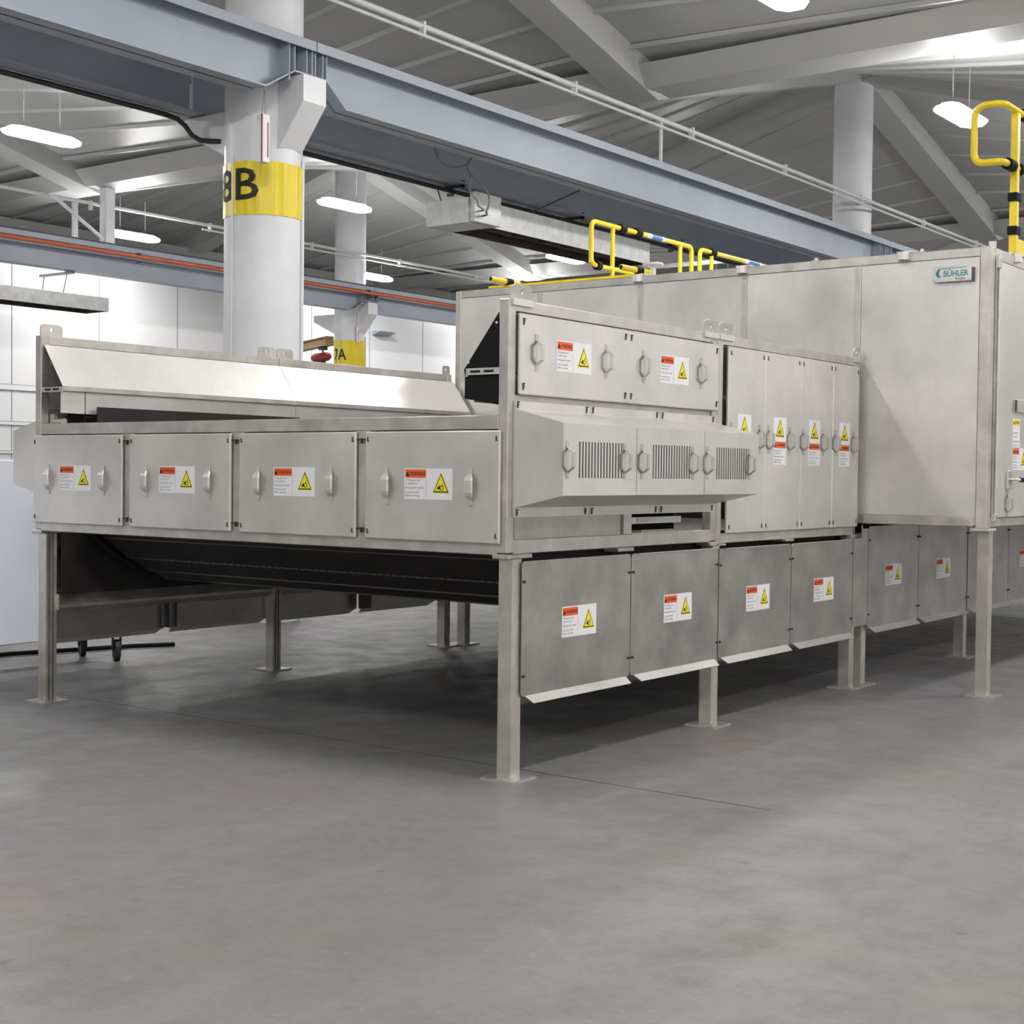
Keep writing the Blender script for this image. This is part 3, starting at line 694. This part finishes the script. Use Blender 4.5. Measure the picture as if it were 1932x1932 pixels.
def column(cx, cy, r, ztop, label, txt=None, zb=None):
    t = thing('support_column', label, 'column', (cx, cy, 0), 'round roof columns')
    b = MB(); N = 40
    b.tube([(cx, cy, 0.002), (cx, cy, ztop)], r, 'column', N); b.build('shaft', t)
    for sy, wx in ((-1, .155), (1, .155)):   # corbels carrying the crane beams
        b = MB(); y = lambda d: cy + sy * d
        if sy < 0: P = [(y(r * .55), 5.332), (y(.707), 5.332), (y(.707), 5.077), (y(r + .0), 4.674), (y(r * .55), 4.575)]
        else: P = [(y(r * .55), 5.12), (y(1.0), 5.12), (y(1.0), 4.97), (y(r), 4.674), (y(r * .55), 4.575)]
        b.prism(P, 'X', cx - wx, cx + wx, 'column'); b.build('corbel', t)
    fn = wrap(cx, cy, r)
    for a, rr in ((-.86, .010), (1.30, .016)):
        x, y, _ = fn(a * r, -rr, 0); b = MB(); b.cyl((x, y, .01), (x, y, 4.6), rr, 'column', 10); b.build('conduit', t)
    if txt:
        z0, z1 = zb; b = MB(); n = 72; vs = []
        for k in range(n):
            a = 2 * PI * k / n; q = r + .007 + .005 * math.cos(18 * a)
            vs += [(cx + q * math.cos(a), cy + q * math.sin(a), z0), (cx + q * math.cos(a), cy + q * math.sin(a), z1)]
        b.faces(vs, [(2 * k, 2 * ((k + 1) % n), 2 * ((k + 1) % n) + 1, 2 * k + 1) for k in range(n)], 'band', None, True)
        bo = b.build('band', t)
        b = MB(); h = (z1 - z0) * .80
        cyl_text(b, txt, h * (1.04 if r > .36 else .62), (-.80 if r > .36 else -.80) * r, z0 + (z1 - z0) * (.29 if r > .36 else .40), cx, cy, r + .0125, 'ink', .014, 1.16 if r > .36 else .85); b.build('band_lettering', bo)
    return t
column(CXS[1], CYS[1], .387, 8.75, 'white round column with a yellow band lettered 8B behind the machine', '8B', (4.005, 4.526))
column(CXS[2], CYS[2], .353, 8.75, 'distant white round column with a yellow band lettered 7A by the hoist', '7A', (3.75, 4.49))
column(CXS[2], CYS[1], .341, 8.75, 'round grey-white column without lettering rising behind the dryer box')

# ------------------------------------------------------------------ crane runway beams
def runway(x0, x1, yc, label, zt=5.679, zb=5.121, n0=True, n1=True, cap=True, fl=.16):
    t = thing('crane_beam', label, 'beam', ((x0 + x1) / 2, yc, zb), 'blue-grey crane runway beams')
    zn = 5.344; low = []
    if n0: low += [(x0, zn), (x0 + .17, zn), (x0 + .45, zb)]
    else: low += [(x0, zb)]
    if n1: low += [(x1 - .62, zb), (x1 - .25, zn), (x1, zn)]
    else: low += [(x1, zb)]
    b = MB(); b.prism(low + [(x1, zt - .025), (x0, zt - .025)], 'Y', yc - .009, yc + .009, 'bluegrey'); b.build('web', t)
    b = MB()
    for (xa, za), (xb_, zb_) in zip(low, low[1:]):
        b.prism([(xa, za), (xb_, zb_), (xb_, zb_ + .017), (xa, za + .017)], 'Y', yc - fl, yc + fl, 'bluegrey')
    b.build('bottom_flange', t)
    b = MB(); b.box(x0, x1, yc - .186, yc + .186, zt - .025, zt, 'bluegrey')
    if cap:
        for s in (-1, 1): b.box(x0, x1, yc + s * .186, yc + s * .201, zt - .093, zt, 'bluegrey')
    b.build('top_flange', t)
    b = MB(); b.box(x0, x1, yc - .036, yc + .036, zt, zt + .06, 'conduit'); b.build('crane_rail', t)
    for x, z in ([(x0 + .015, zn), (x0 + .12, zn), (x0 + .17, zn)] if n0 else []) + ([(x1 - .015, zn), (x1 - .087, zn), (x1 - .25, zn), (x1 - .32, zn - .11)] if n1 else []):
        b = MB(); b.box(x - .006, x + .006, yc - fl, yc - .009, z + .017, zt - .025, 'bluegrey'); b.box(x - .006, x + .006, yc + .009, yc + fl, z + .017, zt - .025, 'bluegrey'); b.build('stiffener', t)
    return t
JX = [4.60, 18.90]; BYN = 6.04
runway(-6.7, JX[0] - .007, BYN, 'blue-grey crane beam crossing the upper left corner in front of the 8B column', n0=False)
runway(JX[0] + .007, JX[1] - .007, BYN, 'long blue-grey crane beam running right from the 8B column over the dryer')
runway(JX[1] + .007, 32.4, BYN, 'blue-grey crane beam stub beyond the plain column, mostly behind the dryer box', n1=False)
FY = 7.441
runway(-6.7, CXS[1] - .19, FY, 'shadowed crane beam behind the upper left one, left of the 8B column', 5.679, 5.139, False, False, False, fl=.20)
runway(CXS[1] - .15, CXS[2] + .25, FY, 'shadowed crane beam behind the long one, over the hanging heater', 5.679, 5.139, False, False, False, fl=.20)
AY = 18.204
runway(-1.1, CXS[1] + .0, AY, 'far crane beam segment left of frame along the white wall', n0=False)
runway(CXS[1] + .015, CXS[2] - .0, AY, 'far blue-grey crane beam carrying an orange conductor line before the white wall')
runway(CXS[2] + .015, 32.4, AY, 'far blue-grey crane beam right of the 7A column before the white wall', n1=False)
def conductor(x0, x1, y, z, mat, r, nm, label, every, side=-1):
    t = thing(nm, label, 'conductor line', ((x0 + x1) / 2, y, z))
    b = MB(); b.tube([(x0, y, z), (x1, y, z)], r, mat, 10); b.build('bar', t)
    x = x0 + .4
    while x < x1:
        b = MB(); b.box(x - .03, x + .03, y - r * 1.5, y + r * 1.5, z + r * .6, z + r * 1.7, 'conduit'); b.box(x + .05, x + .065, y, y - side * .13, z - r - .07, z - r - .055, 'conduit'); b.build('bracket', t); x += every
    return t
conductor(-1.1, 32.4, AY - .335, 5.511, 'rust', .037, 'conductor_rail', 'thin orange conductor line along the far crane beam', 3.2)
t = thing('hanging_conduit', 'dark conduit under the shadowed crane beam bending down at the 8B column', 'conduit', (2, FY, 5.1))
CZ = 5.10
b = MB(); b.tube([(-6.7, FY + .02, CZ), (4.05, FY + .02, CZ), (4.22, FY + .0, CZ - .02), (4.30, FY - .03, CZ - .08), (4.33, FY - .1, CZ - .18), (4.36, FY - .2, CZ - .24), (4.42, 7.0, CZ - .27)], .026, 'conduit', 10); b.build('conduit_run', t)
b = MB(); b.tube([(5.05, FY + .12, CZ), (18.7, FY + .12, CZ)], .028, 'conduit', 10); b.build('conduit_run', t)
for x in (-2.4, 1.7, 5.5, 8.7, 11.4, 14.2): b = MB(); b.box(x - .025, x + .025, FY - .15, FY + .17, 5.106, 5.138, 'conduit'); b.box(x - .025, x + .025, FY - .15, FY - .125, 5.106, 5.19, 'conduit'); b.box(x + .06, x + .085, FY + .075, FY + .17, 5.03, 5.07, 'conduit'); b.build('bracket', t)
# pipes above the beams
for nm, y, z, x0, x1, lab, st in (('ceiling_pipe', BYN, 6.324, -6.1, 32.4, 'pair of thin white pipes running above the long crane beam', (11.4,)), ('ceiling_pipe', AY + .19, 6.46, -1.1, 32.4, 'thin white pipes running above the far crane beam', ())):
    t = thing(nm, lab, 'pipe', (11, y, z), 'thin white overhead pipes')
    b = MB(); b.cyl((x0, y, z), (x1, y, z), .032, 'pipe', 10); b.build('pipe', t)
    b = MB(); b.cyl((x0 if y < 9 else 14.1, y - .025, z - .105), (x1, y - .025, z - .105), .021, 'pipe', 8); b.build('pipe', t)
    x = x0 + .87
    while x < x1: b = MB(); b.box(x - .019, x + .019, y - .037, y + .037, z - .124, z + .05, 'pipe'); b.build('clip', t); x += 2.91
    for x in st: b = MB(); b.cyl((x, y, z - .037), (x, y, 5.741), .027, 'pipe', 8); b.build('stanchion', t)
t = thing('roof_post', 'short white post with a diagonal brace under the ceiling junction, on the far beam', 'post', (11.70, AY + .15, 5.741))
b = MB(); b.box(11.60, 11.80, AY - .025, AY + .17, 5.741, 6.765, 'column'); b.build('post', t)
b = MB(); b.prism([(10.40, 6.46), (10.50, 6.46), (11.63, 5.815), (11.59, 5.778)], 'Y', AY + .025, AY + .075, 'column'); b.box(10.925, 11.02, AY + .037, AY + .10, 5.741, 6.386, 'column'); b.build('brace', t)

# ------------------------------------------------------------------ hanging heaters
def heater(x0, x1, y0, y1, z0, z1, label, hang):
    t = thing('hanging_heater', label, 'heater', ((x0 + x1) / 2, (y0 + y1) / 2, z0), 'long overhead infrared heaters')
    b = MB(); g = .015
    b.box(x0, x1, y0, y0 + g, z0, z1, 'galv'); b.box(x0, x1, y1 - g, y1, z0, z1, 'galv'); b.box(x0, x0 + g, y0 + g, y1 - g, z0, z1, 'galv'); b.box(x1 - g, x1, y0 + g, y1 - g, z0, z1, 'galv'); b.box(x0, x1, y0, y1, z1, z1 + .01, 'galv')
    b.box(x0 + g, x0 + .52, y0 + g, y1 - g, z0 + .005, z0 + .015, 'galv')
    b.build('hood', t)
    b = MB(); b.box(x0 + .52, x1 - g, y1 - g - .004, y1 - g, z0 + .001, z1 - .03, 'heatin'); b.box(x1 - g - .004, x1 - g, y0 + g, y1 - g - .005, z0 + .001, z1 - .03, 'heatin'); b.box(x0 + .52, x1 - g - .005, y0 + g, y0 + g + .004, z0 + .001, z1 - .03, 'heatin'); b.box(x0 + .52, x1 - g, y0 + g, y1 - g, z1 - .025, z1 - .003, 'heatin')
    for k in range(6):
        x = x0 + .87 + k * .62
        if x < x1 - .12: b.box(x, x + .025, y0 + g, y1 - g, z0 + .07, z0 + .11, 'heatin')
    for y in (y0 + .2, y1 - .2): b.cyl((x0 + .37, y, z0 + .124), (x1 - .12, y, z0 + .124), .055, 'heatin', 10)
    b.build('burner_tube', t)
    for p, q in hang: b = MB(); b.cyl(p, q, .009, 'conduit', 6); b.build('hanger', t)
    return t
h1 = heater(8.395, 12.673, 6.97, 7.64, 4.594, 4.891, 'long grey overhead heater hanging under the crane beam near the yellow rails', [((8.345, FY, 5.09), (8.445, FY, 4.90)), ((11.27, FY, 5.09), (11.30, FY, 4.90)), ((9.72, 7.02, 4.90), (9.72, 6.21, 5.117))])
b = MB(); b.box(8.42, 8.95, 6.88, 6.966, 4.60, 4.97, 'galv', .006); b.build('control_box', h1)
for pts, r in (([(7.325, 6.62, 5.284), (7.384, 6.62, 5.172), (7.521, 6.62, 5.093), (7.737, 6.62, 5.106), (7.916, 6.62, 5.168)], .013),
               ([(8.15, 6.45, 5.30), (8.091, 6.64, 5.30), (8.011, 6.68, 5.20), (8.054, 6.68, 5.111), (8.251, 6.68, 5.018), (8.432, 6.68, 4.90), (8.434, 6.68, 4.771), (8.40, 6.69, 4.70), (8.50, 6.76, 4.68), (8.55, 6.87, 4.68)], .014),
               ([(8.064, 6.68, 5.081), (8.068, 6.68, 4.892), (8.203, 6.68, 4.80), (8.23, 6.68, 4.74), (8.40, 6.73, 4.72), (8.52, 6.87, 4.74)], .012)):
    b = MB(); P = [Vector(p) for p in pts]; out = []
    for i in range(len(P) - 1):
        a, c, d, e = P[max(i - 1, 0)], P[i], P[i + 1], P[min(i + 2, len(P) - 1)]
        for k in range(6):
            u = k / 6; out.append(.5 * ((2 * c) + (d - a) * u + (2 * a - 5 * c + 4 * d - e) * u * u + (3 * c - a - 3 * d + e) * u ** 3))
    out.append(P[-1]); b.tube(out, r, 'cable', 8); b.build('power_cable', h1)
h2 = heater(5.816, 11.917, 18.502, 19.196, 4.495, 4.743, 'long white overhead heater at the left edge before the white wall', [((10.925, 18.55, 4.75), (10.875, 18.366, 5.08)), ((10.875, 19.122, 4.75), (10.875, 19.06, 5.08))])
b = MB(); b.box(10.826, 10.925, 18.20, 19.147, 5.075, 5.116, 'bluegrey'); b.build('hanger_arm', h2)

# ------------------------------------------------------------------ hanging signs
for x, y, z0, z1, lab in ((4.03, BYN - .06, 4.426, 4.879, 'narrow white and red hanging marker in front of the 8B column'), (18.45, AY - .02, 4.42, 4.76, 'narrow white and red hanging marker in front of the 7A column')):
    t = thing('hanging_sign', lab, 'sign', (x, y, z0), 'hanging column markers')
    b = MB(); w = .045; b.box(x - w, x + w, y - w, y + w, z0, z1, 'white', .005); b.build('sign_board', t)
    b = MB(); b.box(x + .010, x + .025, y - w - .0025, y - w, z0 + .05, z1 - .075, 'red'); b.box(x - w - .0025, x - w, y - .037, y - .02, z0, z1, 'red'); b.build('red_stripe', t)
    b = MB(); b.cyl((x - .02, y, z1), (x + .012, y, 5.117), .004, 'cable', 6); b.cyl((x + .025, y, z1), (x + .015, y, 5.117), .004, 'cable', 6); b.build('hanger', t)

# ------------------------------------------------------------------ jib crane and hoist
t = thing('jib_crane', 'tan jib crane boom reaching from the white wall beside the 7A column', 'crane', (16, 20.2, 3.6))
d = Vector((.645, 1.355, 0)).normalized(); p0 = Vector((12.06, 12.85, 3.76)); L = 8.25
T = Matrix.Translation(p0) @ Matrix.Rotation(math.atan2(d.y, d.x), 4, 'Z')
b = MB(); b.box(0, L, -.075, .075, -.143, -.125, 'tan', 0, T); b.box(0, L, -.06, .06, .0, .015, 'tan', 0, T); b.box(0, L, -.008, .008, -.125, 0, 'tan', 0, T); b.box(-.012, 0, -.075, .075, -.143, .015, 'tan', 0, T); b.build('boom', t)
e = p0 + d * L; b = MB(); b.box(e.x - .18, e.x + .18, e.y - .05, WY - .03, 3.3, 4.0, 'tan'); b.build('wall_bracket', t)
t = thing('hanging_hoist', 'small red chain hoist hanging from the tan jib boom', 'hoist', (12.3, 13.0, 3.3))
hp = p0 + d * .30
b = MB(); b.tube([hp + Vector((-.19, .06, -.35)), hp + Vector((-.13, .05, -.34)), hp + Vector((.08, -.03, -.30)), hp + Vector((.13, -.05, -.29))], [.045, .078, .078, .045], 'red', 14); b.build('motor', t)
b = MB(); b.box(hp.x - .04, hp.x + .04, hp.y - .07, hp.y + .07, hp.z - .20, hp.z - .147, 'conduit'); b.cyl(hp + Vector((0, 0, -.28)), hp + Vector((0, 0, -.15)), .016, 'conduit', 8); b.build('trolley', t)
b = MB(); b.tube([hp + Vector((.05, 0, -.37)), hp + Vector((.06, 0, -.42)), hp + Vector((.09, 0, -.46)), hp + Vector((.05, 0, -.51)), hp + Vector((.01, 0, -.47))], .015, 'steel_dark', 8); b.box(hp.x - .04, hp.x + .01, hp.y - .025, hp.y + .025, hp.z - .48, hp.z - .38, 'conduit'); b.build('hook', t)

# ------------------------------------------------------------------ wheeled white cabinet and floor cable
t = thing('wheeled_cabinet', 'tall pale blue-white cabinet on black castors at the left edge behind the machine', 'cabinet', (.1, 5.25, 0))
b = MB(); b.box(-1.6, 1.675, 4.95, 5.52, .215, 1.56, 'cart', .01); b.build('body', t)
ax = Vector((.882, -.471, 0)); pv = Vector((.471, .882, 0))   # swivelled castor axle
for x in (1.60, -1.5):
    for y in (5.02, 5.45):
        o_ = Vector((x, y, .085))
        b = MB(); b.cyl(o_ - ax * .02, o_ + ax * .02, .085, 'tyre', 20); b.cyl(o_ - ax * .022, o_ + ax * .022, .04, 'steel_dark', 12); c = b.build('castor', t)
        T = Matrix.Translation((x, y, 0)) @ Matrix.Rotation(math.atan2(ax.y, ax.x), 4, 'Z')
        b = MB(); b.box(-.034, -.026, -.03, .03, .08, .205, 'clip', 0, T); b.box(.026, .034, -.03, .03, .08, .205, 'clip', 0, T); b.box(-.05, .05, -.05, .05, .203, .214, 'clip', 0, T); b.build('castor_fork', c)
b = MB(); b.tube([(-2.2, 6.0, .02), (0, 5.9, .02), (1.2, 5.86, .02), (2.2, 5.56, .02), (2.5, 5.4, .02)], .018, 'black', 8)
tag(b.build('floor_cable', None, (0, 5.8, 0.0)), 'black cable lying on the floor behind the wheeled cabinet', 'cable')

t = thing('wall_ledge', 'small grey ledge fixed high on the white wall right of the 7A column', 'ledge', (21.65, 20.3, 4.97))
b = MB(); b.prism([(20.10, 5.03), (20.352, 5.03), (20.352, 4.93), (20.33, 4.93), (20.10, 5.01)], 'X', 21.36, 21.95, 'bluegrey'); b.build('ledge', t)

# ------------------------------------------------------------------ ceiling lights
LZ = 6.20
def lamp_proto():
    t = thing('ceiling_light', 'x', 'ceiling light', (0, 0, LZ), 'hanging fluorescent lights')
    b = MB(); L, W = .60, .19
    out = [(-L, -W * .5), (-L + .13, -W), (L - .13, -W), (L, -W * .5), (L, W * .5), (L - .13, W), (-L + .13, W), (-L, W * .5)]
    n = len(out); rings = [(1., 1., .03), (1.0, 1.0, .0), (.97, .86, -.025), (.86, .5, -.04)]
    tops = [(.88, .74, .052)]
    vs = [(x * fx, y * fy, LZ + z) for fx, fy, z in tops + rings for x, y in out]
    fs = [(k * n + i, k * n + (i + 1) % n, (k + 1) * n + (i + 1) % n, (k + 1) * n + i) for k in range(4) for i in range(n)] + [tuple(range(4 * n, 5 * n))]
    b.faces(vs, fs, 'lens'); b.build('lens', t)
    b = MB(); b.prism([(x * .87, y * .69) for x, y in out], 'Z', LZ + .0525, LZ + .075, 'lamp_body'); b.build('housing', t)
    b = MB(); b.cyl((-.3, 0, LZ + .075), (-.3, 0, LZ + .72), .005, 'cable', 5); b.build('hanger', t)
    b = MB(); b.cyl((.3, 0, LZ + .075), (.3, 0, LZ + .72), .005, 'cable', 5); b.build('hanger', t)
    return t
LAMPS = [(6.95, 13.58, 'bright hanging light at the far left, left of the 8B column'), (13.231, 13.629, 'bright hanging light just right of the 8B column'),
         (12.62, 18.69, 'hanging light low over the orange conductor line, left of the 8B column'), (20.2, 13.69, 'hanging light below the grey overhead heater'),
         (19.5, 18.66, 'small distant hanging light right of the 7A column'), (12.996, 2.481, 'bright hanging light behind the yellow rail at the upper right'),
         (7.2, 2.30, 'hanging light cut off by the top edge of the photo')]
OFF = [(x, y) for x in (-12., -5.6, .6) for y in (-9., -3.3, 2.4, 13.6)] + [(x, y) for x in (7., 13.2, 19.8) for y in (-9., -3.3)] + [(20.2, 2.4), (26.6, 2.4), (26.6, -3.3), (27, 13.6), (.6, 18.7), (6.5, 18.7), (26, 18.7), (31, 13.6), (31, 2.4)]
pl = lamp_proto()
for i, (x, y, lab) in enumerate(LAMPS + [(x, y, 'hanging light outside the photo') for x, y in OFF]):
    o = pl if i == 0 else copy_tree(pl)
    o.location = (x, y, 6.02 if y > 18 else 6.14 if abs(x - 20.2) < .01 and y > 10 else LZ); o['label'] = lab

# ------------------------------------------------------------------ world and view
w = bpy.data.worlds.new('world'); SC.world = w; w.use_nodes = True
w.node_tree.nodes['Background'].inputs['Color'].default_value = (.5, .5, .52, 1); w.node_tree.nodes['Background'].inputs['Strength'].default_value = .2
SC.view_settings.view_transform = 'Standard'; SC.view_settings.look = 'None'; SC.view_settings.gamma = 1.; SC.view_settings.exposure = 0.
SC.view_settings.use_curve_mapping = False
SC.cycles.max_bounces = 7; SC.cycles.diffuse_bounces = 4; SC.cycles.glossy_bounces = 4; SC.cycles.adaptive_threshold = .02; SC.cycles.use_denoising = True
SC.cycles.sample_clamp_indirect = 6.
